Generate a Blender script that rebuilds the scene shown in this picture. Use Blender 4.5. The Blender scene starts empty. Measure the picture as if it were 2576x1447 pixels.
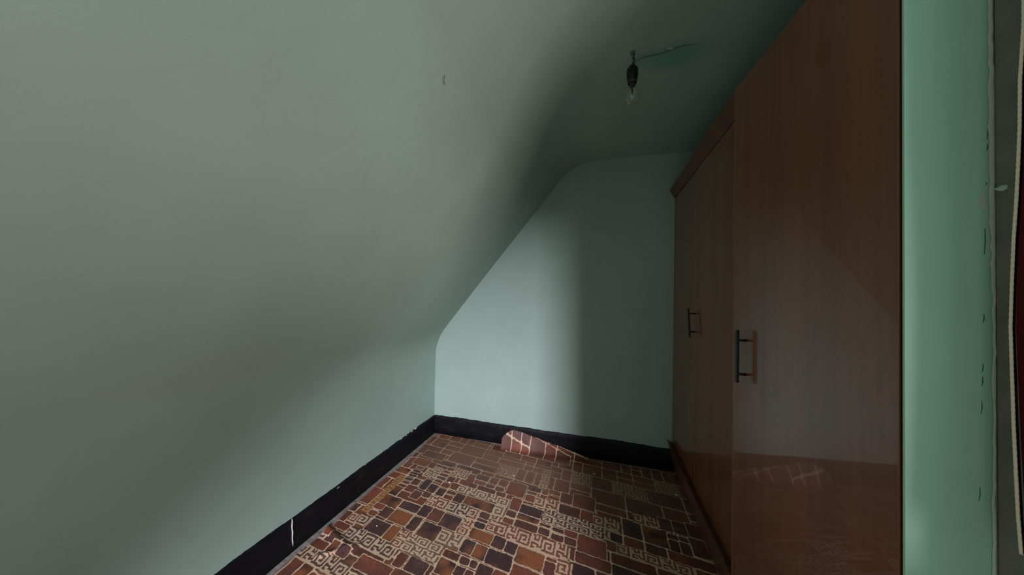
import bpy, bmesh, math, random
import numpy as np
from mathutils import Vector, Matrix
R = math.radians
random.seed(4); rng = np.random.default_rng(7)
SC = bpy.context.scene
COL = SC.collection

# ------------------------------------------------------------------ camera
F, YAW, PITCH, ROLL, CH = 772.7456, 0.2769315, 0.0181525, 0.0213946, 1.2
fw = Vector((-math.sin(YAW)*math.cos(PITCH), math.cos(YAW)*math.cos(PITCH), math.sin(PITCH)))
r0 = Vector((math.cos(YAW), math.sin(YAW), 0)); u0 = r0.cross(fw)
cr = r0*math.cos(ROLL)+u0*math.sin(ROLL); cu = -r0*math.sin(ROLL)+u0*math.cos(ROLL)
cam = bpy.data.objects.new('camera', bpy.data.cameras.new('camera')); COL.objects.link(cam)
cam.matrix_world = Matrix(((cr.x, cu.x, -fw.x, 0), (cr.y, cu.y, -fw.y, 0), (cr.z, cu.z, -fw.z, CH), (0, 0, 0, 1)))
cam.data.sensor_width = 36; cam.data.lens = F/2576*36
cam.data.clip_start = .02
SC.camera = cam
def unproj(px, py, ax, val):
    """room coordinate that a measured photo pixel has on a known plane (used to read off sizes)"""
    d = fw + cr*((px-1288)/F) + cu*((723.5-py)/F)
    return Vector((0, 0, CH)) + d*((val-(0, 0, CH)[ax])/d[ax])

# ------------------------------------------------------------------ light
W = bpy.data.worlds.new('sky'); SC.world = W; W.use_nodes = True
W.node_tree.nodes['Background'].inputs[0].default_value = (.88, .95, 1.0, 1)
W.node_tree.nodes['Background'].inputs[1].default_value = .60
def area(name, loc, target, sx, sy, power, colr):
    l = bpy.data.lights.new(name, 'AREA'); l.shape = 'RECTANGLE'; l.size = sx; l.size_y = sy
    l.energy = power; l.color = colr
    o = bpy.data.objects.new(name, l); COL.objects.link(o); o.location = loc
    o.rotation_euler = (Vector(target)-Vector(loc)).to_track_quat('-Z', 'Y').to_euler()
    return o
area('daylight_side_window', (2.6, -1.32, .60), (-.7, .9, 1.35), .85, 1.4, 58, (1, .82, .76))
area('daylight_back_doorway', (1.37, -3.9, 2.72), (-.6, 1.6, .7), .30, 1.2, 450, (.94, .89, 1.0))
SC.view_settings.view_transform = 'Standard'; SC.view_settings.look = 'None'
SC.view_settings.exposure = 0; SC.view_settings.gamma = 1; SC.view_settings.use_curve_mapping = False

# ------------------------------------------------------------------ materials
def mat(name, base, rough=.6, spec=.5, coat=0, coat_rough=.1, metal=0, trans=0):
    m = bpy.data.materials.new(name); m.use_nodes = True
    b = m.node_tree.nodes['Principled BSDF']
    b.inputs['Base Color'].default_value = (*base, 1); b.inputs['Roughness'].default_value = rough
    b.inputs['Specular IOR Level'].default_value = spec; b.inputs['Coat Weight'].default_value = coat
    b.inputs['Coat Roughness'].default_value = coat_rough; b.inputs['Metallic'].default_value = metal
    b.inputs['Transmission Weight'].default_value = trans
    return m
def N(m, t, **kw):
    n = m.node_tree.nodes.new(t)
    for k, v in kw.items(): setattr(n, k, v)
    return n
def L(m, a, b): m.node_tree.links.new(a, b)
def coords(m, scale=(1, 1, 1)):
    tc = N(m, 'ShaderNodeTexCoord'); mp = N(m, 'ShaderNodeMapping'); mp.inputs['Scale'].default_value = scale
    L(m, tc.outputs['Object'], mp.inputs['Vector']); return mp.outputs['Vector']
def noise(m, vec, scale, detail=4, rough=.55, dist=0):
    n = N(m, 'ShaderNodeTexNoise'); n.inputs['Scale'].default_value = scale; n.inputs['Detail'].default_value = detail
    n.inputs['Roughness'].default_value = rough; n.inputs['Distortion'].default_value = dist
    L(m, vec, n.inputs['Vector']); return n.outputs['Fac']
def ramp(m, fac, stops):
    r = N(m, 'ShaderNodeValToRGB'); e = r.color_ramp.elements
    e[0].position, e[0].color = stops[0][0], (*stops[0][1], 1); e[1].position, e[1].color = stops[-1][0], (*stops[-1][1], 1)
    for p, c in stops[1:-1]:
        x = e.new(p); x.color = (*c, 1)
    L(m, fac, r.inputs['Fac']); return r.outputs['Color']
def bsdf(m): return m.node_tree.nodes['Principled BSDF']
def bump(m, h, strength, dist, prev=None):
    b = N(m, 'ShaderNodeBump'); b.inputs['Strength'].default_value = strength; b.inputs['Distance'].default_value = dist
    L(m, h, b.inputs['Height'])
    if prev: L(m, prev, b.inputs['Normal'])
    return b.outputs['Normal']
def mix(m, fac, a, b, mode='MIX'):
    x = N(m, 'ShaderNodeMix', data_type='RGBA', blend_type=mode)
    if isinstance(fac, float): x.inputs[0].default_value = fac
    else: L(m, fac, x.inputs[0])
    for i, v in ((6, a), (7, b)):
        if isinstance(v, tuple): x.inputs[i].default_value = (*v, 1)
        else: L(m, v, x.inputs[i])
    return x.outputs[2]

def paint(name, c, patch=None, wr=1.0):
    m = mat(name, c, .62, .3)
    v = coords(m)
    n1 = noise(m, v, 2.2, 3)
    colr = ramp(m, n1, [(.3, tuple(k*.94 for k in c)), (.7, tuple(min(1, k*1.05) for k in c))])
    if patch:
        (px, py), (rx, ry), pc = patch
        tc = N(m, 'ShaderNodeTexCoord'); mp = N(m, 'ShaderNodeMapping', vector_type='TEXTURE')
        mp.inputs['Location'].default_value = (px, py, 0); mp.inputs['Scale'].default_value = (rx, ry, 50)
        L(m, tc.outputs['Object'], mp.inputs['Vector'])
        g = N(m, 'ShaderNodeTexGradient', gradient_type='SPHERICAL'); L(m, mp.outputs['Vector'], g.inputs['Vector'])
        f = N(m, 'ShaderNodeMath', operation='MULTIPLY'); L(m, g.outputs['Fac'], f.inputs[0]); f.inputs[1].default_value = 1.6; f.use_clamp = True
        colr = mix(m, f.outputs[0], colr, pc)
    L(m, colr, bsdf(m).inputs['Base Color'])
    nb = bump(m, noise(m, v, 1.7, 3, .5, .8), .35*wr, .012)
    nb = bump(m, noise(m, v, 11, 5, .6, 1.5), .32*wr, .004, nb)
    nb = bump(m, noise(m, v, 160, 2), .25, .0006, nb)
    L(m, nb, bsdf(m).inputs['Normal'])
    return m
MINT = (.35, .485, .42)
M_wall = paint('mint_wall_paint', MINT)
M_stub = paint('mint_wall_paint_bright', (.44, .78, .60))  # brighter, greener mint than the other walls
M_ceil = paint('mint_ceiling_paint', MINT, ((.285, 1.40), (.17, .10), (.18, .44, .34)))

M_black = mat('black_skirting_paint', (.008, .009, .012), .55, .22)
v = coords(M_black)
L(M_black, ramp(M_black, noise(M_black, coords(M_black, (1, 1, 2.5)), 9, 6, .7), [(.52, (.0045, .005, .007)), (.85, (.020, .020, .017))]), bsdf(M_black).inputs['Base Color'])
L(M_black, bump(M_black, noise(M_black, v, 14, 5, .6), .5, .006), bsdf(M_black).inputs['Normal'])

M_conc = mat('grey_screed', (.16, .15, .14), .9, .2)
v = coords(M_conc)
L(M_conc, ramp(M_conc, noise(M_conc, v, 30, 6, .7), [(.3, (.14, .13, .12)), (.7, (.40, .37, .34))]), bsdf(M_conc).inputs['Base Color'])
L(M_conc, bump(M_conc, noise(M_conc, v, 60, 5, .7), .8, .006), bsdf(M_conc).inputs['Normal'])

def wood(name, dark, light, rough=.2, coat=.5, cr_=.06, wav=.0):
    m = mat(name, dark, rough, .5, coat, cr_)
    v1 = coords(m, (1, 26, 1.2)); v2 = coords(m, (1, 5, .25))
    n1 = noise(m, v1, 3.5, 5, .6, .3); n2 = noise(m, v2, 2.2, 3, .5, .2)
    a = ramp(m, n1, [(.3, dark), (.72, light)])
    b = ramp(m, n2, [(.35, tuple(k*.78 for k in dark)), (.65, tuple(k*1.12 for k in light))])
    L(m, mix(m, .5, a, b), bsdf(m).inputs['Base Color'])
    nb = bump(m, noise(m, coords(m, (1, 2.2, 1.1)), 1.6, 2, .4), .22+wav, .004)
    L(m, nb, bsdf(m).inputs['Coat Normal'])
    nb2 = bump(m, n1, .08, .001)
    L(m, nb2, bsdf(m).inputs['Normal'])
    return m
M_door = wood('brown_laminate', (.165, .060, .027), (.245, .090, .038), .35, .6, .03)
M_trimw = wood('brown_laminate_trim', (.11, .048, .030), (.16, .066, .036), .4, .15)
M_edge = mat('light_brown_edge_band', (.30, .14, .065), .35, .5)
M_inside = mat('dark_carcass_board', (.05, .022, .013), .5, .4)
M_steel = mat('dark_steel', (.018, .017, .016), .4, .5, metal=.3)
M_bake = mat('black_bakelite', (.006, .007, .008), .35, .5)
M_brown = mat('brown_bakelite_ring', (.045, .025, .018), .45, .5)
M_brass = mat('dull_brass', (.10, .085, .06), .5, .5, metal=.8)
M_glass = mat('clear_bulb_glass', (1, 1, 1), .0, .5, trans=1); bsdf(M_glass).inputs['IOR'].default_value = 1.45
M_wire = mat('filament_wire', (.03, .03, .03), .4)
M_flex = mat('painted_flex', (.10, .17, .135), .6, .3)
M_flex2 = mat('dark_flex', (.02, .03, .026), .6, .3)
M_white = mat('white_paint_chip', (.75, .72, .66), .7, .3)
M_frame = mat('dark_grey_frame_paint', (.16,.14,.13), .5, .4)
v = coords(M_frame)
L(M_frame, ramp(M_frame, noise(M_frame, v, 12, 5, .6), [(.3, (.17, .155, .145)), (.7, (.26, .235, .22))]), bsdf(M_frame).inputs['Base Color'])
L(M_frame, bump(M_frame, noise(M_frame, coords(M_frame, (1, 1, .3)), 40, 4), .35, .002), bsdf(M_frame).inputs['Normal'])
M_putty = mat('grey_green_putty', (.56, .68, .55), .8, .2)
L(M_putty, bump(M_putty, noise(M_putty, coords(M_putty), 60, 4), .6, .002), bsdf(M_putty).inputs['Normal'])
M_cloth = mat('dark_red_cloth', (.10, .010, .012), .85, .2)
L(M_cloth, bump(M_cloth, noise(M_cloth, coords(M_cloth, (1, 1, 3)), 90, 3), .5, .001), bsdf(M_cloth).inputs['Normal'])
M_seam_shade = mat('black_seam_shade', (.012, .010, .006), .9, .1)  # shade of the gap beside the cord, put in as colour
M_gold = mat('pale_gold_cord', (.95, .85, .66), .6, .3)
M_hair = mat('dark_fibre', (.05, .05, .045), .7)

# ------------------------------------------------------------------ helpers
def link(name, me, m, parent=None, smooth=False):
    o = bpy.data.objects.new(name, me); COL.objects.link(o)
    if m and not me.materials: me.materials.append(m)
    if parent: o.parent = parent; o.matrix_parent_inverse = Matrix.Translation(parent.location).inverted()
    if smooth: me.shade_smooth()
    return o
def bm_obj(name, bm, m, parent=None, smooth=False, bevel=0):
    me = bpy.data.meshes.new(name); bmesh.ops.recalc_face_normals(bm, faces=bm.faces[:]); bm.to_mesh(me); bm.free()
    o = link(name, me, m, parent, smooth)
    if bevel:
        b = o.modifiers.new('bevel', 'BEVEL'); b.width = bevel; b.segments = 2; b.limit_method = 'ANGLE'
    return o
def add_box(bm, a, b, mtx=None):
    vs = [bm.verts.new((x, y, z)) for x in (a[0], b[0]) for y in (a[1], b[1]) for z in (a[2], b[2])]
    for f in ((0, 1, 3, 2), (4, 6, 7, 5), (0, 4, 5, 1), (2, 3, 7, 6), (0, 2, 6, 4), (1, 5, 7, 3)):
        bm.faces.new([vs[i] for i in f])
    if mtx: bmesh.ops.transform(bm, matrix=mtx, verts=vs)
    return vs
def box(name, a, b, m, parent=None, bevel=0, mtx=None):
    bm = bmesh.new(); add_box(bm, a, b, mtx); return bm_obj(name, bm, m, parent, bevel=bevel)
def prism(name, prof, y0, y1, m, parent=None, bevel=0):
    """profile in x,z extruded along y"""
    bm = bmesh.new()
    A = [bm.verts.new((x, y0, z)) for x, z in prof]; B = [bm.verts.new((x, y1, z)) for x, z in prof]
    bm.faces.new(A); bm.faces.new(B[::-1])
    for i in range(len(prof)):
        j = (i+1) % len(prof); bm.faces.new((A[i], B[i], B[j], A[j]))
    return bm_obj(name, bm, m, parent, bevel=bevel)
def add_tube(bm, pts, rad, n=10):
    pts = [Vector(p) for p in pts]; rings = []
    rads = rad if isinstance(rad, (list, tuple)) else [rad]*len(pts)
    ref = None
    for i, p in enumerate(pts):
        t = (pts[min(i+1, len(pts)-1)]-pts[max(i-1, 0)]).normalized()
        a = t.orthogonal().normalized() if ref is None else (ref-t*ref.dot(t)).normalized()
        ref = a; b = t.cross(a)
        rings.append([bm.verts.new(p+(a*math.cos(2*math.pi*k/n)+b*math.sin(2*math.pi*k/n))*rads[i]) for k in range(n)])
    for r1, r2 in zip(rings, rings[1:]):
        for k in range(n): bm.faces.new((r1[k], r1[(k+1) % n], r2[(k+1) % n], r2[k]))
    bm.faces.new(rings[0][::-1]); bm.faces.new(rings[-1])
def tube(name, pts, rad, m, parent=None, n=10):
    bm = bmesh.new(); add_tube(bm, pts, rad, n); return bm_obj(name, bm, m, parent, True)
def lathe(name, prof, c, m, parent=None, n=32):
    bm = bmesh.new(); rings = []
    for r_, z in prof:
        rings.append([bm.verts.new((c[0]+r_*math.cos(2*math.pi*k/n), c[1]+r_*math.sin(2*math.pi*k/n), z)) for k in range(n)])
    for a, b in zip(rings, rings[1:]):
        for k in range(n): bm.faces.new((a[k], a[(k+1) % n], b[(k+1) % n], b[k]))
    bm.faces.new(rings[0]); bm.faces.new(rings[-1][::-1])
    bmesh.ops.remove_doubles(bm, verts=bm.verts[:], dist=1e-6)
    return bm_obj(name, bm, m, parent, True)
def empty(name, loc):
    o = bpy.data.objects.new(name, None); COL.objects.link(o); o.location = loc; o.empty_display_size = .1; return o
def tag(o, label=None, cat=None, group=None, kind=None):
    for k, v in (('label', label), ('category', cat), ('group', group), ('kind', kind)):
        if v: o[k] = v
    return o
def struct(o, label=None): return tag(o, label, kind='structure')

# ------------------------------------------------------------------ room shell
XL, YF, ZK, XS, ZC = -1.334, 2.362, .787, -.213, 2.206
YB = -.95; XR = 1.07; T = .12
struct(box('floor', (XL-T, YB-T, -.12), (XR+T, YF+T, 0), M_conc))
# knee wall, then one smooth plaster skin: slope + flat ceiling with rounded bends
def ceiling_profile():
    import itertools
    pts = []
    def arc(p, q, r_, rr, k=9):     # quadratic rounding of corner q between p and r_
        p, q, r_ = Vector(p), Vector(q), Vector(r_)
        a = q+(p-q).normalized()*rr; b = q+(r_-q).normalized()*rr
        return [((1-t)**2*a+2*t*(1-t)*q+t*t*b) for t in [i/(k-1) for i in range(k)]]
    P0, P1, P2, P3 = (XL, 0), (XL, ZK), (XS, ZC), (XR+T, ZC)
    return [Vector(P0)]+arc(P0, P1, P2, .13)+arc(P1, P2, P3, .20, 13)+[Vector(P3)]
bm = bmesh.new(); prof = ceiling_profile()
ys = np.linspace(YB-T, YF+T, 60)
# subdivide long runs so the hand-trowelled surface can undulate a little
dense = [prof[0]]
for a, b in zip(prof, prof[1:]):
    k = max(1, int((b-a).length/.06))
    dense += [a.lerp(b, (i+1)/k) for i in range(k)]
def und(s, y): return .004*math.sin(2.3*y+1.1*s)*math.sin(3.1*s+.7)+.0025*math.sin(5.1*y-2*s)
dd_ = [dense[0]]
for p in dense[1:]:
    if (p-dd_[-1]).length > 1e-4: dd_.append(p)
dense = dd_
acc = 0; prevp = dense[0]; rows = []; split = None
for i, p in enumerate(dense):
    acc += (p-prevp).length; prevp = p
    t = (dense[min(i+1, len(dense)-1)]-dense[max(i-1, 0)]).normalized(); nrm = Vector((t.y, -t.x))
    w = min(1, max(0, p.y-.15)/.3)
    if split is None and p.y > .58: split = i
    rows.append([(p.x+nrm.x*und(acc, y)*w, y, p.y+nrm.y*und(acc, y)*w) for y in ys])
def skin(name, rr, m):
    bm = bmesh.new(); vv = [[bm.verts.new(c) for c in r_] for r_ in rr]
    for a, b in zip(vv, vv[1:]):
        for k in range(len(ys)-1): bm.faces.new((a[k], a[k+1], b[k+1], b[k]))
    me = bpy.data.meshes.new(name); bm.normal_update(); bm.to_mesh(me); bm.free()
    o = link(name, me, m, None, True)
    s_ = o.modifiers.new('thick', 'SOLIDIFY'); s_.thickness = .08; s_.use_rim = False
    f = me.polygons[len(me.polygons)//2]; inward = Vector((.8, 0, -.6)).dot(f.normal) > 0
    s_.offset = -1 if inward else 1
    return struct(o)
skin('wall_left', rows[:split+1], M_ceil)
skin('ceiling', rows[split:], M_ceil)
bm.free()
# hairline fibre stuck in the slope's paint
def slope_pt(px, py):       # point of the slope plane hit by a photo pixel
    n = Vector((ZC-ZK, 0, -(XS-XL))).normalized(); p0 = Vector((XL, 0, ZK))
    d = unproj(px, py, 1, 1.0)-Vector((0, 0, CH)); t = n.dot(p0-Vector((0, 0, CH)))/n.dot(d)
    return Vector((0, 0, CH))+d*t+n*.004
tag(tube('paint_fibre', [slope_pt(1116, 188), slope_pt(1114.5, 200), slope_pt(1115.5, 211)], .0009, M_hair, None, 6),
    'short dark hairline fibre stuck in the paint high on the sloping ceiling', 'fibre')
struct(box('wall_far', (XL-T, YF, 0), (XR+T, YF+T, ZC+.1), M_wall))
struct(box('wall_right', (XR, .70, 0), (XR+T, YF, ZC), M_wall))
# short return of wall at the near end of the wardrobe
bm = bmesh.new(); pl = [(.4985, .6835), (XR, .6835), (XR, .701), (.52, .701), (.52, .688), (.4985, .688)]
A = [bm.verts.new((x, y, 0)) for x, y in pl]; B = [bm.verts.new((x, y, ZC)) for x, y in pl]
bm.faces.new(A); bm.faces.new(B[::-1])
for i in range(6): bm.faces.new((A[i], B[i], B[(i+1) % 6], A[(i+1) % 6]))
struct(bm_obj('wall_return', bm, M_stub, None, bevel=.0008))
# end wall behind the viewer: opening with a raking left side that follows the roof slope
bm = bmesh.new()
for poly in ([(XL, 0), (-.96, 0), (.15, 2.02), (.15, ZC), (XL, ZC)], [(.15, 2.02), (.62, 2.02), (.62, ZC), (.15, ZC)], [(.62, 0), (XR, 0), (XR, ZC), (.62, ZC)]):
    A = [bm.verts.new((x, YB-T, z)) for x, z in poly]; B = [bm.verts.new((x, YB, z)) for x, z in poly]
    bm.faces.new(A); bm.faces.new(B[::-1])
    for i in range(len(poly)): bm.faces.new((A[i], B[i], B[(i+1) % len(poly)], A[(i+1) % len(poly)]))
struct(bm_obj('wall_back', bm, M_wall))
bm = bmesh.new()       # window wall beside the viewer
add_box(bm, (.62, YB, 0), (.72, .683, .74)); add_box(bm, (.62, YB, 2.12), (.72, .683, ZC)); add_box(bm, (.62, YB, .74), (.72, -.82, 2.12))
struct(bm_obj('wall_window_side', bm, M_wall))
# window_1: dark grey painted lining and frame of the side window
w1 = empty('window_1', (.66, .05, .74)); struct(w1)
def ragged(x, z0, z1, n, amp, seed):
    r_ = np.random.default_rng(seed); zz = np.linspace(z0, z1, n); return [(x+amp*float(v_), float(z_)) for v_, z_ in zip(r_.normal(size=n), zz)]
box('frame', (.6075, .585, .70), (.70, .6825, 2.16), M_frame, w1, .003)
box('frame', (.6075, -.86, .70), (.70, -.80, 2.16), M_frame, w1, .003)
box('frame', (.6075, -.80, 2.08), (.70, .585, 2.16), M_frame, w1, .003)
box('window_sill', (.6075, -.80, .70), (.74, .585, .765), M_frame, w1, .003)
box('apron', (.6075, .585, .30), (.66, .6825, .70), M_frame, w1, .003)
# rough putty bead where the paint of the return meets the frame
bm = bmesh.new(); zz = np.linspace(.25, 2.19, 150); prev = None
for i, z in enumerate(zz):
    x0 = .6032+.0016*math.sin(z*7.3)+rng.normal()*.0009; x1 = .6075+.0012*math.sin(z*5+1)+rng.normal()*.0004
    cur = [bm.verts.new((x0, .6825, z)), bm.verts.new(((x0+x1)/2, .6805, z)), bm.verts.new((x1, .6812, z)), bm.verts.new((x1, .688, z))]
    if prev:
        for k in range(3): bm.faces.new((prev[k], prev[k+1], cur[k+1], cur[k]))
    prev = cur
tag(bm_obj('putty_bead', bm, M_putty, w1, True), 'grey-green putty bead')

M_gap = mat('dark_green_gap', (.06, .14, .10), .8, .1)
for k, (px, y0, y1) in enumerate([(2487, 45, 56), (2484, 308, 352), (2483, 362, 380), (2480, 458, 466), (2477, 575, 640), (2474, 790, 812), (2472, 915, 935), (2471, 948, 972), (2469, 1008, 1042), (2464, 1225, 1262)]):
    p0 = unproj(px+1, y0, 1, .6832); p1 = unproj(px-1, y1, 1, .6832)
    bm = bmesh.new(); add_tube(bm, [p0, p0.lerp(p1, .5)+Vector((.0008, 0, 0)), p1], [.0003, .0006, .0003], 6)
    bm_obj('paint_gap', bm, M_gap, w1, True)
def blob(name, pts, m, parent, thick, ax=1):
    bm = bmesh.new(); f = [bm.verts.new(p) for p in pts]; g = [bm.verts.new(p-Vector((0, thick, 0)) if ax == 1 else p-Vector((thick, 0, 0))) for p in pts]
    bm.faces.new(f); bm.faces.new(g[::-1])
    for i in range(len(f)): bm.faces.new((f[i], f[(i+1) % len(f)], g[(i+1) % len(f)], g[i]))
    return bm_obj(name, bm, m, parent, False, .0003)
blob('putty_dab', [unproj(px, py, 1, .6835) for px, py in ((2468, 484), (2476, 488), (2484, 520), (2483, 530), (2466, 532), (2465, 518), (2456, 515))], M_putty, w1, .0006)
blob('paint_run', [unproj(px, py, 0, .6074) for px, py in ((2494, 474), (2508, 473), (2522, 466), (2536, 465), (2536, 474), (2524, 481), (2508, 479))], M_putty, w1, .0008, 0)

# ------------------------------------------------------------------ skirtings
HB = .152
def skirting(name, along, fixed, a0, a1, inward, seed):
    """ragged painted skirting: vertical strip 9 mm proud of the wall"""
    r_ = np.random.default_rng(seed); n = int((a1-a0)/.008); bm = bmesh.new(); prev = None
    t = np.linspace(a0, a1, n); sm = np.convolve(r_.normal(size=n+40), np.ones(30)/30, 'same')[20:20+n]*.010
    fine = np.convolve(r_.normal(size=n), np.ones(3)/3, 'same')*.0013
    for i in range(n):
        h = HB+sm[i]+fine[i]
        if name == 'baseboard_far' and t[i] > -.1: h += .004*math.sin((t[i]+.1)*9)
        row = []
        for off, z in ((0, 0), (.011, 0), (.0105, h*.4), (.0085, h*.8), (.006, h-.004), (.001, h)):
            p = fixed+inward*off
            row.append(bm.verts.new((p, t[i], z) if along == 'y' else (t[i], p, z)))
        if prev:
            for k in range(5): bm.faces.new((prev[k], prev[k+1], row[k+1], row[k]))
        prev = row
    return struct(bm_obj(name, bm, M_black, None, True))
bl = skirting('baseboard_left', 'y', XL, YB, YF-.001, 1, 11)
skirting('baseboard_far', 'x', YF, XL+.001, .53, -1, 12)
# thin spilt white streak running down the left skirting
a = unproj(734, 1305, 0, XL+.0095); b = unproj(736, 1374, 0, XL+.0115)
bm = bmesh.new(); pts = [a.lerp(b, k/8)+Vector((.0012, .0012*math.sin(k*1.9), 0)) for k in range(9)]
add_tube(bm, pts, [.0012, .0024, .0028, .0024, .0030, .0026, .0022, .0024, .0012], 8)
tag(bm_obj('paint_streak', bm, M_white, bl, True), 'white dripped paint streak')
# pale chips of wall paint along the top of the left skirting
for k, (px, py) in enumerate([(1022, 1096), (1036, 1086), (1010, 1103), (932, 1158), (960, 1137), (1046, 1078), (851, 1227)]):
    p = unproj(px, py, 0, XL+.0085)
    bm = bmesh.new(); bmesh.ops.create_icosphere(bm, subdivisions=1, radius=.006+.003*(k % 3))
    for vv in bm.verts: vv.co = Vector((vv.co.x*.12, vv.co.y*(1.2+.4*rng.random()), vv.co.z*(.35+.2*rng.random())))+p
    bm_obj('paint_smear', bm, M_putty, bl)

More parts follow.
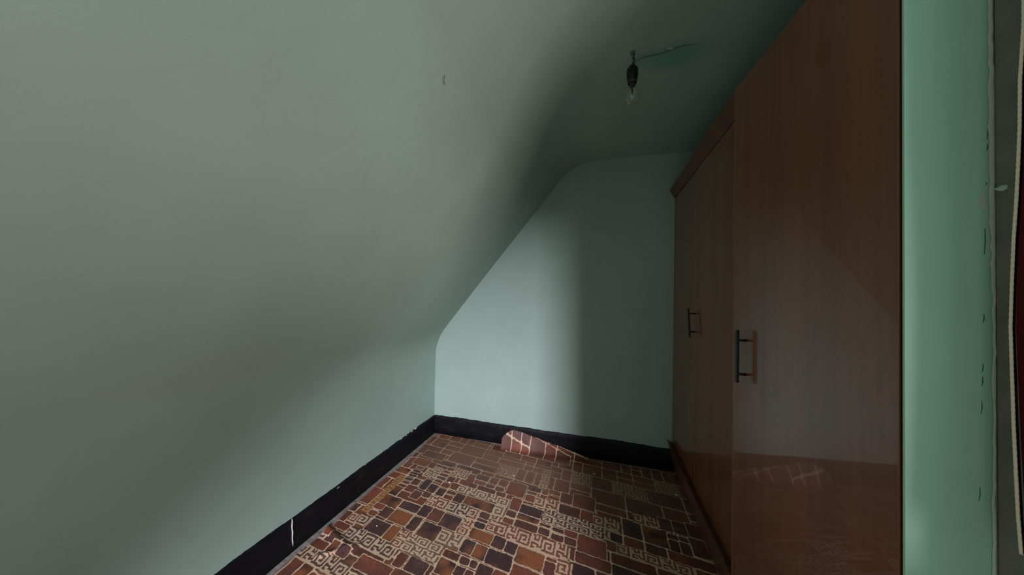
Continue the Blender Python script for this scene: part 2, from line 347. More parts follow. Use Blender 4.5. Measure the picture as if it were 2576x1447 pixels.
# ------------------------------------------------------------------ patterned vinyl sheet
MOD = .0643
def uv_of(x, y): return (x+.607)/MOD, (y+.13*(x+.45)-1.41)/MOD
crops = {'c2': (1000, 1080, 6.44), 'c3': (1050, 1230, 6.133), 'c4': (1380, 1130, 4.564), 'c5': (660, 1080, 3.943)}
K, RR, MX, FC, FR, FD, FO = range(7)   # dark, red, mixed brick; fret: cream, red, dark, orange
TILES = [
 ('c5', FO, 1380,470, 1440,480, 1020,830, 960,800), ('c5', RR, 1110,590, 1240,600, 1020,740, 930,700),
 ('c2', FC, 560,600, 760,650, 590,840, 400,760), ('c2', FR, 900,600, 1190,700, 1100,840, 830,730),
 ('c2', RR, 360,440, 540,540, 460,630, 250,540), ('c2', RR, 540,540, 670,560, 560,640, 480,620), ('c2', K, 480,345, 800,420, 720,530, 400,430),
 ('c2', K, 480,800, 570,850, 440,1000, 330,960), ('c2', K, 280,990, 410,1030, 320,1150, 180,1110),
 ('c2', MX, 560,880, 670,930, 580,1050, 450,1000), ('c2', MX, 690,950, 800,990, 720,1100, 600,1060),
 ('c2', RR, 840,770, 960,800, 890,870, 780,850), ('c2', RR, 740,870, 870,890, 820,970, 700,930),
 ('c2', RR, 820,620, 940,650, 900,690, 800,660), ('c2', RR, 770,670, 870,700, 840,735, 730,700), ('c2', K, 700,715, 830,750, 800,785, 670,750),
 ('c2', K, 660,760, 790,800, 760,835, 620,795), ('c2', K, 620,810, 740,850, 710,890, 590,850),
 ('c2', K, 320,605, 440,625, 420,655, 300,635), ('c2', K, 270,655, 390,680, 360,720, 240,690), ('c2', K, 200,725, 320,760, 290,790, 170,755),
 ('c2', K, 140,780, 260,815, 230,850, 110,815), ('c2', K, 90,835, 210,865, 180,900, 60,870), ('c2', K, 30,885, 160,915, 130,950, 0,920),
 ('c2', K, 1300,740, 1510,780, 1450,860, 1260,810), ('c2', RR, 1530,780, 1660,820, 1600,910, 1480,870), ('c2', RR, 1680,820, 1810,850, 1760,960, 1620,900),
 ('c2', RR, 1270,830, 1440,870, 1420,930, 1220,880), ('c2', RR, 1450,890, 1580,930, 1550,980, 1410,930), ('c2', RR, 1610,930, 1740,970, 1710,1030, 1560,990),
 ('c2', RR, 1830,850, 2120,920, 2020,1130, 1750,1040),
 ('c2', FC, 2370,650, 2500,670, 2430,1000, 2290,960),
 ('c3', FR, 1820,120, 2190,210, 2150,370, 1790,260),
 ('c3', FC, 640,-15, 1460,140, 1400,300, 600,50), ('c3', FC, 1215,250, 1390,300, 1300,470, 1150,420), ('c3', FR, 1150,430, 1310,460, 1210,710, 1030,640),
 ('c3', FR, 1270,530, 2500,960, 2180,1110, 1200,715), ('c3', RR, 830,295, 970,345, 880,500, 760,450),
 ('c3', FR, 830,300, 970,350, 880,500, 760,450), ('c3', FR, 710,480, 860,530, 750,750, 600,690), ('c3', FD, 500,200, 830,300, 750,460, 440,350),
 ('c3', FR, 340,150, 500,200, 430,360, 260,290), ('c3', FC, 380,640, 750,770, 640,960, 270,840), ('c3', FC, 0,750, 420,900, 270,1160, -120,1050),
 ('c3', MX, 755,110, 1210,250, 1130,380, 690,230), ('c3', K, 610,65, 745,110, 685,240, 535,190), ('c3', RR, 470,30, 610,70, 580,110, 440,70),
 ('c3', RR, 435,90, 555,130, 520,190, 390,145), ('c3', MX, 850,600, 1190,730, 1120,880, 780,750), ('c3', K, 980,350, 1130,400, 1090,500, 940,440),
 ('c3', K, 935,450, 1090,505, 1070,545, 910,495), ('c3', K, 905,505, 1060,560, 1020,645, 860,590), ('c3', K, 430,370, 700,480, 570,660, 310,570),
 ('c3', RR, 240,290, 430,370, 310,540, 140,460), ('c3', K, 90,240, 245,295, 130,460, 0,400), ('c3', MX, 125,470, 370,630, 250,830, -20,710),
 ('c3', MX, 740,770, 910,840, 820,1040, 640,960), ('c3', MX, 915,845, 1100,920, 1010,1130, 830,1060), ('c3', K, 1200,720, 1390,790, 1310,960, 1130,890),
 ('c3', K, 1395,800, 1560,880, 1500,1045, 1320,965), ('c3', MX, 1110,920, 1490,1060, 1410,1310, 1020,1140), ('c3', MX, 1560,880, 1980,1050, 1910,1290, 1490,1140),
 ('c3', RR, 1480,1160, 1900,1330, 1840,1560, 1400,1400), ('c3', K, 960,1160, 1180,1240, 1100,1480, 880,1340), ('c3', RR, 1190,1250, 1410,1330, 1340,1520, 1110,1460),
 ('c3', RR, 1990,1060, 2150,1110, 2140,1160, 1975,1110), ('c3', RR, 1975,1120, 2140,1170, 2100,1400, 1920,1320), ('c3', FR, 2190,1110, 2400,1170, 2350,1400, 2140,1340),
 ('c3', K, 680,1050, 825,1090, 780,1210, 635,1150), ('c3', K, 840,1105, 945,1140, 890,1250, 790,1210), ('c3', K, 600,1180, 745,1240, 690,1400, 520,1340),
 ('c3', K, 765,1255, 875,1290, 830,1400, 715,1350), ('c3', RR, 430,930, 670,1030, 620,1135, 385,1050), ('c3', MX, 365,1070, 600,1150, 500,1400, 230,1300),
 ('c3', RR, -60,1080, 250,1185, 180,1400, -160,1330), ('c3', RR, 1480,140, 1635,180, 1550,350, 1400,310), ('c3', RR, 1400,330, 1540,370, 1500,460, 1350,410),
 ('c3', RR, 1340,440, 1490,490, 1460,570, 1300,510), ('c3', K, 1610,240, 1935,335, 1895,475, 1570,365), ('c3', MX, 1560,380, 1890,480, 1860,570, 1520,450),
 ('c3', RR, 1520,470, 1860,590, 1830,710, 1480,570), ('c3', K, 1635,195, 1800,240, 1785,265, 1625,225), ('c3', RR, 1700,90, 1825,130, 1795,225, 1645,175),
 ('c3', RR, 1710,30, 1850,80, 1840,115, 1690,75), ('c3', FD, 1950,320, 2570,500, 2520,700, 1900,500), ('c3', K, 1900,530, 2065,580, 2050,620, 1880,570),
 ('c3', K, 1880,590, 2045,650, 2030,750, 1850,690), ('c3', K, 2090,600, 2265,645, 2250,700, 2070,650), ('c3', K, 2075,690, 2260,750, 2245,845, 2050,780),
 ('c3', K, 2280,750, 2460,800, 2445,915, 2260,850), ('c3', RR, 2040,20, 2215,60, 2195,115, 2020,80), ('c3', RR, 2020,100, 2195,150, 2180,200, 2005,150),
 ('c3', RR, 2225,60, 2405,110, 2390,260, 2200,210), ('c4', RR, 290,520, 540,570, 520,725, 275,660), ('c4', K, 130,630, 370,700, 350,815, 115,730),
 ('c4', RR, 380,705, 515,740, 500,865, 355,805), ('c4', FD, 360,820, 650,890, 640,1060, 340,970), ('c4', RR, 350,980, 665,1080, 660,1290, 320,1170),
 ('c4', RR, 320,1190, 740,1310, 700,1430, 290,1310), ('c4', K, 1260,785, 1400,830, 1440,965, 1270,920), ('c4', K, 1410,830, 1570,865, 1615,1015, 1440,965),
 ('c4', K, 1575,865, 1740,890, 1790,1055, 1610,1015), ('c4', K, 1355,965, 1480,1010, 1505,1065, 1375,1030), ('c4', K, 1490,1010, 1600,1030, 1615,1090, 1510,1065),
 ('c4', K, 1610,1030, 1800,1060, 1860,1280, 1680,1245), ('c4', K, 1380,1040, 1500,1075, 1530,1215, 1390,1160), ('c4', K, 1510,1080, 1610,1095, 1670,1245, 1530,1215),
 ('c4', FR, 950,740, 1250,800, 1270,920, 1000,860), ('c4', FR, 520,760, 800,830, 800,960, 520,880),
 ('c5', RR, 1000,1250, 1300,1380, 1230,1500, 850,1400), ('c5', FD, 880,980, 1340,1150, 1260,1340, 800,1060), ('c5', FD, 1000,850, 1090,880, 1010,960, 915,930),
 ('c5', FR, 900,830, 1000,850, 900,930, 840,910), ('c5', K, 1100,890, 1280,945, 1180,1085, 1010,990), ('c5', MX, 1290,950, 1390,990, 1260,1120, 1190,1085),
 ('c5', K, 1190,760, 1320,800, 1230,895, 1130,850), ('c5', MX, 1335,800, 1500,855, 1400,980, 1235,890), ('c5', K, 1515,865, 1600,900, 1490,1030, 1415,980),
 ('c5', RR, 1140,730, 1230,760, 1180,805, 1090,780), ('c5', RR, 1080,800, 1160,830, 1110,870, 1040,840), ('c5', RR, 1370,1215, 1455,1260, 1370,1395, 1280,1345),
 ('c5', K, 1470,1270, 1656,1330, 1600,1480, 1390,1410), ('c5', FR, 1380,1000, 1465,1035, 1370,1210, 1285,1160), ('c5', FC, 1465,1035, 1660,1110, 1590,1300, 1380,1210),
 ('c5', FD, 390,1150, 900,1330, 800,1500, 290,1270), ('c5', RR, 530,1085, 660,1130, 610,1225, 460,1150), ('c5', RR, 690,1110, 770,1140, 700,1260, 640,1220),
 ('c5', K, 780,1160, 880,1200, 830,1290, 715,1260), ('c5', RR, 590,940, 720,990, 690,1080, 540,1030), ('c5', RR, 740,900, 870,960, 830,1020, 700,970)]
# the print repeats, so beyond the measured bricks the same kind of random coursing goes on
def auto_tiles(u0, u1, v0, v1):
    out = []; r_ = random.Random(5)
    vv = v0
    while vv < v1:
        h = r_.choice((1, 1, 2, 2)); uu = u0
        while uu < u1:
            w = r_.choice((1, 1.5, 2, 2, 3)); t = r_.random()
            kind = r_.choice((FC, FR, FD, FR)) if t < .14 else r_.choice((K, RR, RR, MX))
            if kind >= FC: w = max(2, int(w)); out.append((kind, uu, uu+w, vv, vv+h))
            elif h == 2 and r_.random() < .35:
                k = 2
                for q in range(k): out.append((r_.choice((K, RR, RR, MX)), uu, uu+w, vv+h*q/k, vv+h*(q+1)/k))
            else: out.append((kind, uu, uu+w, vv, vv+h))
            uu += w
        vv += h
    return out
CELLS = [["######.", ".....#.", "####.#.", "#..#.#.", "#.##.#.", "#....#.", "######.", "......."],
         ["##.#.##", ".#.#.#.", ".###.#.", ".....#.", "####.#.", "#..###.", "##....#", "......."]]
CM = [np.array([[1. if c_ == '#' else 0. for c_ in row] for row in cc]) for cc in CELLS]
# colours (linear)
cream = np.array((.80, .57, .38)); dk = np.array((.062, .030, .030)); rd = np.array((.24, .070, .038)); og = np.array((.29, .096, .034))

X0, X1 = XL+.040, .56
NX = 860
xs = np.linspace(X0, X1, NX)
ysv = np.concatenate([np.linspace(YB+.02, 1.02, 60)[:-1], np.linspace(1.02, YF-.012, 640)])
NY = len(ysv)
GX, GY = np.meshgrid(xs, ysv)             # sheet coordinates before bending
U, V = uv_of(GX, GY)
# wavering of the printed joints
def smooth_noise(shape, k, seed):
    r_ = np.random.default_rng(seed); g = r_.normal(size=(k[1]+2, k[0]+2))
    yy = np.linspace(0, k[1], shape[0]); xx = np.linspace(0, k[0], shape[1])
    iy = yy.astype(int); ix = xx.astype(int); fy = (yy-iy)[:, None]; fx = (xx-ix)[None]
    fy = fy*fy*(3-2*fy); fx = fx*fx*(3-2*fx)
    g00 = g[iy][:, ix]; g10 = g[iy+1][:, ix]; g01 = g[iy][:, ix+1]; g11 = g[iy+1][:, ix+1]
    return (g00*(1-fy)+g10*fy)*(1-fx)+(g01*(1-fy)+g11*fy)*fx
wobU = smooth_noise(U.shape, (150, 130), 1)*.022; wobV = smooth_noise(U.shape, (150, 130), 2)*.022
Uw, Vw = U+wobU, V+wobV
COLR = np.tile(cream, (NY, NX, 1)); HGT = np.zeros((NY, NX))
grain = smooth_noise(U.shape, (420, 380), 3); cloud = smooth_noise(U.shape, (40, 36), 4)
def paint_rect(kind, a, b, c, d, seed):
    r_ = random.Random(seed)
    cols = np.where((xs+.607)/MOD > a-.3)[0]; cols = cols[(xs[cols]+.607)/MOD < b+.3]
    if len(cols) == 0: return
    c0, c1 = cols[0], cols[-1]+1
    sub = (slice(None), slice(c0, c1)); vs_ = Vw[sub]; rowm = ((vs_ > c-.3) & (vs_ < d+.3)).any(1); rws = np.where(rowm)[0]
    if len(rws) == 0: return
    sub = (slice(rws[0], rws[-1]+1), slice(c0, c1))
    u_, v_ = Uw[sub], Vw[sub]
    inside = (u_ > a) & (u_ < b) & (v_ > c) & (v_ < d)
    if kind < FC:
        g = .055; rad = .14
        qx = np.abs(u_-(a+b)/2)-((b-a)/2-g-rad); qy = np.abs(v_-(c+d)/2)-((d-c)/2-g-rad)
        sd = np.hypot(np.maximum(qx, 0), np.maximum(qy, 0))+np.minimum(np.maximum(qx, qy), 0)-rad
        m_ = np.clip(.5-sd/.06, 0, 1)
        tt = np.clip(((u_-a)/(b-a)*r_.choice((-1, 1))+(v_-c)/(d-c)*r_.choice((-1, 1)))*.5+.5+cloud[sub]*.4, 0, 1)[..., None]
        if kind == K: colr = dk*(1-tt*.35)*1.15+rd*tt*.35
        elif kind == RR: colr = (rd*(1-.6*tt)+dk*.6*tt)*(.8+.3*r_.random())
        else: colr = dk*(1-tt)+og*tt
        colr = colr*(1+.16*grain[sub][..., None])
        edge = np.clip(1+sd/.10, 0, 1)[..., None]; colr = colr*(1-.5*edge)
    else:
        nu = max(1, round(b-a)); nv = max(1, round(d-c))
        cu_ = (u_-a)/(b-a)*nu; cv_ = (v_-c)/(d-c)*nv
        ci = ((cu_.astype(int)+cv_.astype(int)) % 2)
        fx = np.clip((cu_ % 1)*7, 0, 6.999); fy = np.clip((1-(cv_ % 1))*8, 0, 7.999)
        ix, iy = fx.astype(int), fy.astype(int)
        st = np.where(ci == 0, CM[0][iy, ix], CM[1][iy, ix])
        m_ = st if kind in (FD, FR) else 1-st*.8
        m_ = np.clip(m_*.9+.05, 0, 1)
        line = {FC: np.array((.10, .052, .03)), FR: rd*.85, FD: dk, FO: np.array((.26, .11, .035))}[kind]
        if kind == FC: m_ = (1-st)*.85; line = np.array((.11, .058, .036))
        colr = np.broadcast_to(line, u_.shape+(3,))*(1+.2*grain[sub][..., None])
    m_ = m_*inside
    base = np.tile(cream*(1.0, .86)[kind >= FC], u_.shape+(1,))
    if kind == FO: base = base*np.array((.85, .62, .42))
    new = base*(1-m_[..., None])+colr*m_[..., None]
    COLR[sub] = np.where(inside[..., None], new, COLR[sub]); HGT[sub] = np.where(inside, m_, HGT[sub])
FLAP = [(K,-2.6,-.5,13.8,15.4),(RR,-2.6,-.4,12.2,13.7),(K,-.4,.7,13.8,15.4),(RR,-.3,.8,12.8,13.7),(K,.8,1.8,13.8,15.4),(RR,.9,1.8,12.8,13.7),(K,1.9,3.6,12.8,14.6),(RR,3.7,4.9,12.8,14.6),(K,5,6.6,12.9,14.6),(RR,-2.6,-.9,11.1,12.1),(RR,-.8,1.2,11.6,12.7),(RR,1.3,3,11.6,12.7),(K,3.1,4.7,11.6,12.7)]
u_lo, v_lo = (X0+.607)/MOD-1, (YB+.13*(X0+.45)-1.41)/MOD-1
for i, (kd, a, b, c, d) in enumerate(auto_tiles(math.floor(u_lo), 20, math.floor(v_lo), 19)): paint_rect(kd, a, b, c, d, i)
for i, (kd, a, b, c, d) in enumerate(FLAP): paint_rect(kd, a-.06, b+.06, c-.06, d+.06, 500+i)
for i, t in enumerate(TILES):
    ox, oy, sc_ = crops[t[0]]; q = [unproj(ox+t[2+2*k]/sc_, oy+t[3+2*k]/sc_, 2, 0.0) for k in range(4)]
    q = [uv_of(p.x, p.y) for p in q]
    a, b = (q[0][0]+q[3][0])/2, (q[1][0]+q[2][0])/2; c, d = (q[2][1]+q[3][1])/2, (q[0][1]+q[1][1])/2
    ex = .06
    paint_rect(t[1], a-ex, b+ex, c-ex, d+ex, 1000+i)
# trodden-in grey-brown dust (wear with its own shape: thick in the middle of the far end, thin elsewhere)
dust = np.clip(.35*np.clip((GY-1.75)/.3, 0, 1)+.4*np.exp(-(((GX+.50)/.42)**2+((GY-2.02)/.17)**2))+.35*np.exp(-(((GX+.95)/.3)**2+((GY-2.22)/.14)**2))
               + .20*np.exp(-(((GX-.25)/.35)**2+((GY-2.0)/.22)**2))+.06*cloud+.04*grain+.05, 0, .8)[..., None]
dust = dust*(1-.85*np.clip((GY-(YF-.13))/.02, 0, 1)*((GX > -.78) & (GX < -.05)))[..., None]
COLR = COLR*(1-dust)+np.array((.25, .135, .085))*dust
# worn pale edge of the sheet along the left side
ed = np.clip(1-(GX-X0)/.012, 0, 1)[..., None]*.7; COLR = COLR*(1-ed)+np.array((.30, .27, .24))*ed
COLR = np.clip(COLR, .004, 1)
# --- bend the sheet
PX, PY, PZ = GX.copy(), GY.copy(), .0025-.0007*(1-HGT)
PX -= (np.clip(1-(GX-X0)/.05, 0, 1))*(.006*np.sin(GY*9)+.004*np.sin(GY*23+1)+.002)
farw = np.clip((GY-(YF-.06))/.05, 0, 1)
PY -= farw*(.010+.010*np.sin(GX*7+.5)+.003*np.sin(GX*31))
# ridges where the loose left edge has ruckled up
def ridge(p, q, w, h):
    p, q = unproj(*p, 2, 0.), unproj(*q, 2, 0.); dx, dy = q.x-p.x, q.y-p.y; L2 = dx*dx+dy*dy
    t = np.clip(((GX-p.x)*dx+(GY-p.y)*dy)/L2, 0, 1); dd = np.hypot(GX-p.x-t*dx, GY-p.y-t*dy)
    return h*np.exp(-(dd/w)**2)*(1-.5*t)
PZ += ridge((806, 1322), (880, 1385), .022, .022)+ridge((800, 1402), (905, 1372), .014, .010)
PZ += .003*np.exp(-((GX-.30)/.15)**2-((GY-2.30)/.04)**2)
# far edge: torn flap curled up against the skirting
fl0, fl1 = unproj(1268, 1117, 2, 0.), unproj(1480, 1160, 2, 0.)
fx0, fx1 = fl0.x, fl1.x
tt = np.clip((GX-fx0)/(fx1-fx0), 0, 1)
foldy = (YF-.118)+.075*tt**.8
dd = (GY-foldy)*1.75
inflap = (GX > fx0) & (GX < fx1) & (dd > 0)
ang = (1.22)*(1-tt)**.45
rad_ = .03
curl = np.minimum(ang, np.maximum(dd, 0)/rad_)
zz = rad_*(1-np.cos(curl))+np.maximum(dd-rad_*ang, 0)*np.sin(ang)
yy = foldy+rad_*np.sin(curl)+np.maximum(dd-rad_*ang, 0)*np.cos(ang)
PZ = np.where(inflap, zz+.0025, PZ); PY = np.where(inflap, np.minimum(yy, YF-.014), PY)
idx = np.arange(NX*NY).reshape(NY, NX)
quads = np.stack([idx[:-1, :-1], idx[:-1, 1:], idx[1:, 1:], idx[1:, :-1]], -1).reshape(-1, 4)
# drop the quads that bridge the tear and round off the flap's outline
ci = quads[:, 0] // NX; cj = quads[:, 0] % NX
bridge = (inflap[ci, cj] != inflap[ci, np.minimum(cj+1, NX-1)]) & (GX[ci, cj] < fx0+.01) & (dd[ci, cj] > .012)
tq = tt[ci, cj]; dq = dd[ci, cj]
lim = .165*(.55+.45*np.sin(np.clip(tq*11, 0, math.pi/2)))*(1-tq)**.62+.004
cut = inflap[ci, cj] & (dq > lim+.002*np.sin(GX[ci, cj]*260)) & (tq < .97)
quads = quads[~(bridge | cut)]
me = bpy.data.meshes.new('vinyl_flooring')
me.vertices.add(NX*NY); me.vertices.foreach_set('co', np.stack([PX, PY, PZ], -1).astype(np.float32).ravel())
me.loops.add(len(quads)*4); me.loops.foreach_set('vertex_index', quads.astype(np.int32).ravel())
me.polygons.add(len(quads)); me.polygons.foreach_set('loop_start', np.arange(0, len(quads)*4, 4, dtype=np.int32))
me.update(calc_edges=True)
ca = me.color_attributes.new('print', 'FLOAT_COLOR', 'POINT')
ca.data.foreach_set('color', np.concatenate([COLR, np.ones((NY, NX, 1))], -1).astype(np.float32).ravel())
M_vinyl = mat('printed_vinyl', (.2, .1, .05), .55, .35)
at = N(M_vinyl, 'ShaderNodeAttribute', attribute_name='print')
vg = noise(M_vinyl, coords(M_vinyl), 240, 3)
L(M_vinyl, mix(M_vinyl, .35, at.outputs['Color'], ramp(M_vinyl, vg, [(.3, (.45, .45, .45)), (.7, (1., 1., 1.))]), 'MULTIPLY'), bsdf(M_vinyl).inputs['Base Color'])
L(M_vinyl, ramp(M_vinyl, noise(M_vinyl, coords(M_vinyl), 5, 3), [(.3, (.42,)*3), (.7, (.7,)*3)]), bsdf(M_vinyl).inputs['Roughness'])
vin = link('vinyl_flooring', me, M_vinyl, None, True)
tag(vin, 'worn brown and cream brick-patterned vinyl sheet covering the floor, curled up at its far edge', 'vinyl flooring')

# crumbs lying on the sheet
def crumb(px, py, s_, label, m, sx=1):
    p = unproj(px, py, 2, .004)
    bm = bmesh.new(); bmesh.ops.create_icosphere(bm, subdivisions=2, radius=s_)
    for vv in bm.verts:
        k_ = 1+.25*(rng.random()-.5); vv.co = Vector((vv.co.x*k_*sx, vv.co.y*k_, vv.co.z*.5*k_+s_*.45))+Vector((p.x, p.y, .0022))
    tag(bm_obj('paint_crumb', bm, m, None, False), label, 'paint crumb')
crumb(1131, 1214, .0065, 'bright white paint crumb alone on the lit middle of the vinyl', M_white)
crumb(1495, 1193, .0055, 'white paint crumb in the shade near the far black skirting', M_white, 1.3)
crumb(1701, 1246, .006, 'pale crumb on the dark floor beside the wardrobe plinth', M_putty, 1.3)
crumb(1292, 1197, .0042, 'small cream crumb on the dusty part of the vinyl below the curled flap', M_white, 1.2)
crumb(948, 1323, .0036, 'tiny pale crumb on a dark printed brick left of the floor middle', M_white)

# ------------------------------------------------------------------ fitted wardrobe
wd = empty('fitted_wardrobe', (.78, 1.52, 0))
tag(wd, 'tall glossy brown wood-effect fitted wardrobe along the right wall, nearest door slightly ajar', 'wardrobe')
XW = .4985; ZT = 1.887; ZP = .192
bm = bmesh.new(); xi = XW+.02
for a, b in [((xi, YF-.021, ZP), (XR-.002, YF-.003, ZT)), ((xi, 1.258, ZP), (XR-.002, 1.276, ZT)), ((xi, .703, ZP), (XR-.002, .721, ZT+.05)),
             ((xi, .721, ZP-.018), (XR-.002, YF-.021, ZP)), ((xi, 1.276, ZT-.018), (XR-.002, YF-.021, ZT)), ((xi, .721, ZT+.032), (XR-.002, 1.276, ZT+.05)),
             ((XR-.012, .721, ZP), (XR-.002, YF-.021, ZT)), ((xi+.03, .721, 1.05), (XR-.012, 1.258, 1.066)), ((xi+.03, .721, .6), (XR-.012, 1.258, .616))]:
    add_box(bm, a, b)
bm_obj('carcass', bm, M_inside, wd, bevel=.001)
def door(y0, y1, z0, z1, x, mtx=None):
    d_ = box('door', (x, y0, z0), (x+.018, y1, z1), M_door, wd, .0015, mtx)
    for ya in (y0, y1-.0012):
        box('edge_band', (x-.0006, ya if ya == y0 else y1-.0035, z0), (x+.018, y1 if ya != y0 else ya+.0012, z1), M_edge, d_, 0, mtx)
    return d_
dA = door(1.837, YF-.004, ZP, ZT, XW)
dB = door(1.272, 1.830, ZP, ZT, XW-.0035)
th = R(4.5); hinge = Vector((.500, .690, 0))
MD = Matrix.Translation(hinge) @ Matrix.Rotation(th, 4, 'Z')
dC = door(.005, .566, ZP, 1.943, 0, MD)
def handle(parent, y, zt, zb, zp1, zp2, x, mtx, off=.022, tilt=0):
    bm = bmesh.new(); dz = zt-zb
    a = Vector((x-off-.004, y+tilt/2-.006, zt)); b = Vector((x-off-.004, y-tilt/2-.006, zb))
    vs = []
    for p in (b, a):
        vs.append([bm.verts.new(p+Vector(q)) for q in ((-.004, 0, 0), (.004, 0, 0), (.004, .012, 0), (-.004, .012, 0))])
    bm.faces.new(vs[0][::-1]); bm.faces.new(vs[1])
    for k in range(4): bm.faces.new((vs[0][k], vs[0][(k+1) % 4], vs[1][(k+1) % 4], vs[1][k]))
    if mtx: bmesh.ops.transform(bm, matrix=mtx, verts=bm.verts[:])
    h = bm_obj('handle', bm, M_steel, parent, bevel=.001); tag(h, 'dark metal bar handle')
    for z in (zp1, zp2):
        p1 = Vector((x+.0005, y, z)); p2 = Vector((x-off-.003, y+tilt*((z-zb)/dz-.5), z))
        if mtx: p1, p2 = mtx @ p1, mtx @ p2
        bm = bmesh.new(); add_tube(bm, [p1, p2], .0042, 12); bm_obj('handle', bm, M_steel, parent, True).name = 'handle_post'
handle(dC, .484, 1.095, .925, 1.062, .952, 0, MD)
handle(dA, 1.856, 1.138, .985, 1.110, 1.013, XW, None, .027, .035)
# sloping fascia board above the two far doors, in two lengths, and leaning plinth board
prism('fascia', [(.463, 1.943), (XW-.004, 1.889), (.56, 1.889), (.56, 1.943)], 1.836, YF-.004, M_trimw, wd, .001)
prism('fascia', [(.460, 1.948), (XW-.005, 1.890), (.56, 1.890), (.56, 1.948)], 1.262, 1.834, M_trimw, wd, .001)
bm = bmesh.new()
pf = [(.466, .213), (XW+.004, .190), (.56, .190), (.56, 0.004), (.515, 0.004)]
A = [bm.verts.new((x, .703, z)) for x, z in pf]; B = [bm.verts.new((x, YF-(.004 if i < 3 else .016), z)) for i, (x, z) in enumerate(pf)]
bm.faces.new(A); bm.faces.new(B[::-1])
for i in range(5): bm.faces.new((A[i], B[i], B[(i+1) % 5], A[(i+1) % 5]))
bm_obj('plinth', bm, M_trimw, wd)

# ------------------------------------------------------------------ hanging bulb
bx, by = .117, 1.331
hb = empty('hanging_bulb', (bx, by, ZC))
tag(hb, 'bare clear light bulb in a black holder hanging from the ceiling on twisted flex', 'light bulb')
zA, zB = ZC-.002, 2.150
bulbz = [2.128, 2.085]
for ph, mm in ((0, M_flex), (math.pi, M_flex2)):
    pts = []
    for k in range(49):
        t = k/48; z = (ZC-.006)+(2.146-(ZC-.006))*t; a = ph+t*2*math.pi*2.6; rr = .0042*(1-.5*t)+.0012
        pts.append((bx+rr*math.cos(a)+.004*math.sin(3*t), by+rr*math.sin(a), z))
    tube('flex', pts, .0019, mm, hb, 8)
lathe('ceiling_hook', [(.0, ZC-.014), (.006, ZC-.013), (.009, ZC-.006), (.010, ZC+.001), (0, ZC+.001)], (bx, by), M_flex, hb, 16)
lathe('holder_cap', [(0, 2.150), (.006, 2.149), (.013, 2.144), (.016, 2.138), (.016, 2.134), (0, 2.134)], (bx, by), M_flex2, hb)
lathe('lampholder', [(0, 2.139), (.012, 2.139), (.0205, 2.134), (.0225, 2.128), (.0225, 2.104), (.0215, 2.096), (.019, 2.084), (.018, 2.078), (.0165, 2.078), (.0165, 2.090), (0, 2.090)], (bx, by), M_bake, hb)
lathe('shade_ring', [(.0166, 2.088), (.0192, 2.087), (.0185, 2.079), (.0172, 2.072), (.0160, 2.072), (.0160, 2.088)], (bx, by), M_brown, hb)
lathe('bulb_cap', [(0, 2.092), (.0125, 2.092), (.0125, 2.064), (.0118, 2.061), (0, 2.061)], (bx, by), M_brass, hb)
gp = [(.0128, 2.063), (.0135, 2.058), (.0165, 2.050), (.0235, 2.038), (.0290, 2.026), (.0300, 2.016), (.0285, 2.004), (.0225, 1.993), (.013, 1.9865), (.004, 1.9845), (0, 1.9843)]
gi = [(max(0, a-.0006), b+(.0006 if a < .01 else 0)) for a, b in gp]
bm = bmesh.new(); necks = []
for pr in (gp, gi):
    rings = [[bm.verts.new((bx+r_*math.cos(2*math.pi*k/36), by+r_*math.sin(2*math.pi*k/36), z)) for k in range(36)] for r_, z in pr if r_ > 0]
    for a, b in zip(rings, rings[1:]):
        for k in range(36): bm.faces.new((a[k], a[(k+1) % 36], b[(k+1) % 36], b[k]))
    bm.faces.new(rings[-1]); necks.append(rings[0])
for k in range(36): bm.faces.new((necks[0][k], necks[0][(k+1) % 36], necks[1][(k+1) % 36], necks[1][k]))
bmesh.ops.remove_doubles(bm, verts=bm.verts[:], dist=1e-6)
bm_obj('bulb_glass', bm, M_glass, hb, True)
lathe('glass_stem', [(0, 2.062), (.005, 2.062), (.0035, 2.045), (.0045, 2.038), (.002, 2.032), (0, 2.032)], (bx, by), M_brass, hb, 16)
bm = bmesh.new()
for k in (-1, 1): add_tube(bm, [(bx+.002*k, by, 2.036), (bx+.006*k, by, 2.024), (bx+.013*k, by+.003*k, 2.014)], .0005, 5)
add_tube(bm, [(bx-.013+.026*t, by+.006*math.sin(t*9)-.003+.006*t, 2.014-.004*math.sin(t*3.14)) for t in [i/14 for i in range(15)]], .0005, 5)
bm_obj('filament', bm, M_wire, hb, True)
# cable painted over with the ceiling, running from the bulb to the right
cp = [unproj(px, py, 2, ZC-.006) for px, py in ((1594, 156), (1602, 149), (1612, 144.5), (1626, 142), (1642, 140.5), (1658, 138), (1674, 132), (1688, 126), (1702, 121), (1722, 117), (1745, 115), (1772, 111))]
zs = [-.016, -.010, -.006, -.004, -.001, 0, -.001, -.005, 0, .001, .003, .004]
cab = tube('ceiling_cable', [Vector((p.x, p.y, ZC-.0035+z_)) for p, z_ in zip(cp, zs)], [.0017]*10+[.0012, .0004], M_flex, None, 8)
tag(cab, 'thin cable painted over along the ceiling, leading right from the hanging bulb', 'cable')
p = unproj(1688, 123, 2, ZC-.006)
bm = bmesh.new(); bmesh.ops.create_icosphere(bm, subdivisions=2, radius=.01)
for vv in bm.verts: vv.co = Vector((vv.co.x*1.3+p.x, vv.co.y*.55+p.y, vv.co.z*.4+ZC-.004))
tag(bm_obj('plaster_dab', bm, M_wall, cab, True), 'pale plaster dab')

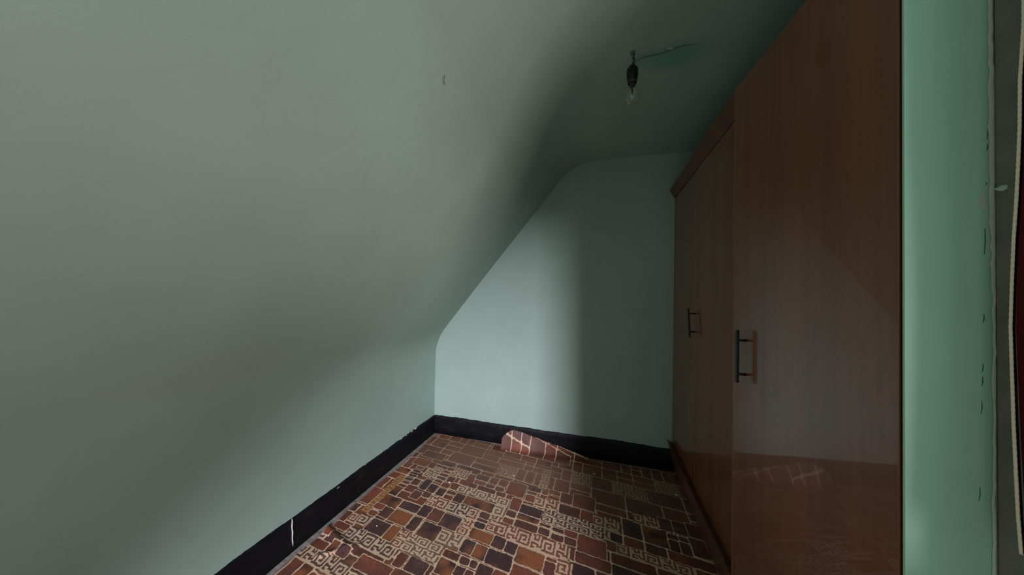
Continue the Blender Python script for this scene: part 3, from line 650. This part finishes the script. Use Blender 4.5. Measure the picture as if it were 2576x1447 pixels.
# ------------------------------------------------------------------ curtain at the side window
trim = [(2575, 60), (2566, 200), (2565, 320), (2562, 400), (2557, 500), (2550, 600), (2545, 724), (2542, 824), (2546, 949), (2550, 1074), (2556, 1199), (2561, 1299), (2569, 1395)]
tp = [unproj(px, py, 0, .592) for px, py in trim]
tp = [Vector((.592, tp[0].y-.003, 2.03)), Vector((.592, tp[0].y-.002, 1.85))]+tp
ct = empty('curtain', (.60, .62, tp[-1].z))
tag(ct, 'dark red cloth curtain with a pale gold corded edge at the side window', 'curtain')
bm = bmesh.new(); prev = None
for p in tp:
    row = []
    for k in range(15):
        t = k/14
        row.append(bm.verts.new((p.x+.006+.004*math.sin(t*15+.6*math.sin(p.z*3)), p.y-.001-.065*t, p.z)))
    if prev:
        for k in range(14): bm.faces.new((prev[k], prev[k+1], row[k+1], row[k]))
    prev = row
cl = bm_obj('cloth', bm, M_cloth, ct, True); sm = cl.modifiers.new('thick', 'SOLIDIFY'); sm.thickness = .0015
# cord as two twisted strands
dens = []
for a, b in zip(tp, tp[1:]):
    k = max(2, int((b-a).length/.0025))
    dens += [a.lerp(b, i/k) for i in range(k)]
dens.append(tp[-1])
for ph in (0, math.pi):
    bm = bmesh.new()
    add_tube(bm, [p+Vector((.0003*math.cos(ph+i*.9), .0003*math.sin(ph+i*.9), 0)) for i, p in enumerate(dens)], .0016, 6)
    tag(bm_obj('edge_cord', bm, M_gold, ct, True), 'pale gold cord')
bm = bmesh.new(); prev = None  # black strip drawn in for the shadow gap between cord and frame
for p in tp:
    row = [bm.verts.new((p.x+.0005, p.y+.0008, p.z)), bm.verts.new((p.x+.003, p.y+.0050, p.z)), bm.verts.new((p.x+.006, p.y+.0008, p.z))]
    if prev:
        for k in range(2): bm.faces.new((prev[k], prev[k+1], row[k+1], row[k]))
    prev = row
tag(bm_obj('seam_shade', bm, M_seam_shade, ct, True), 'black strip standing in for the shadow beside the cord')
tube('curtain_rail', [(.60, .70-.02, 2.05), (.60, -.55, 2.05)], .007, M_steel, ct)
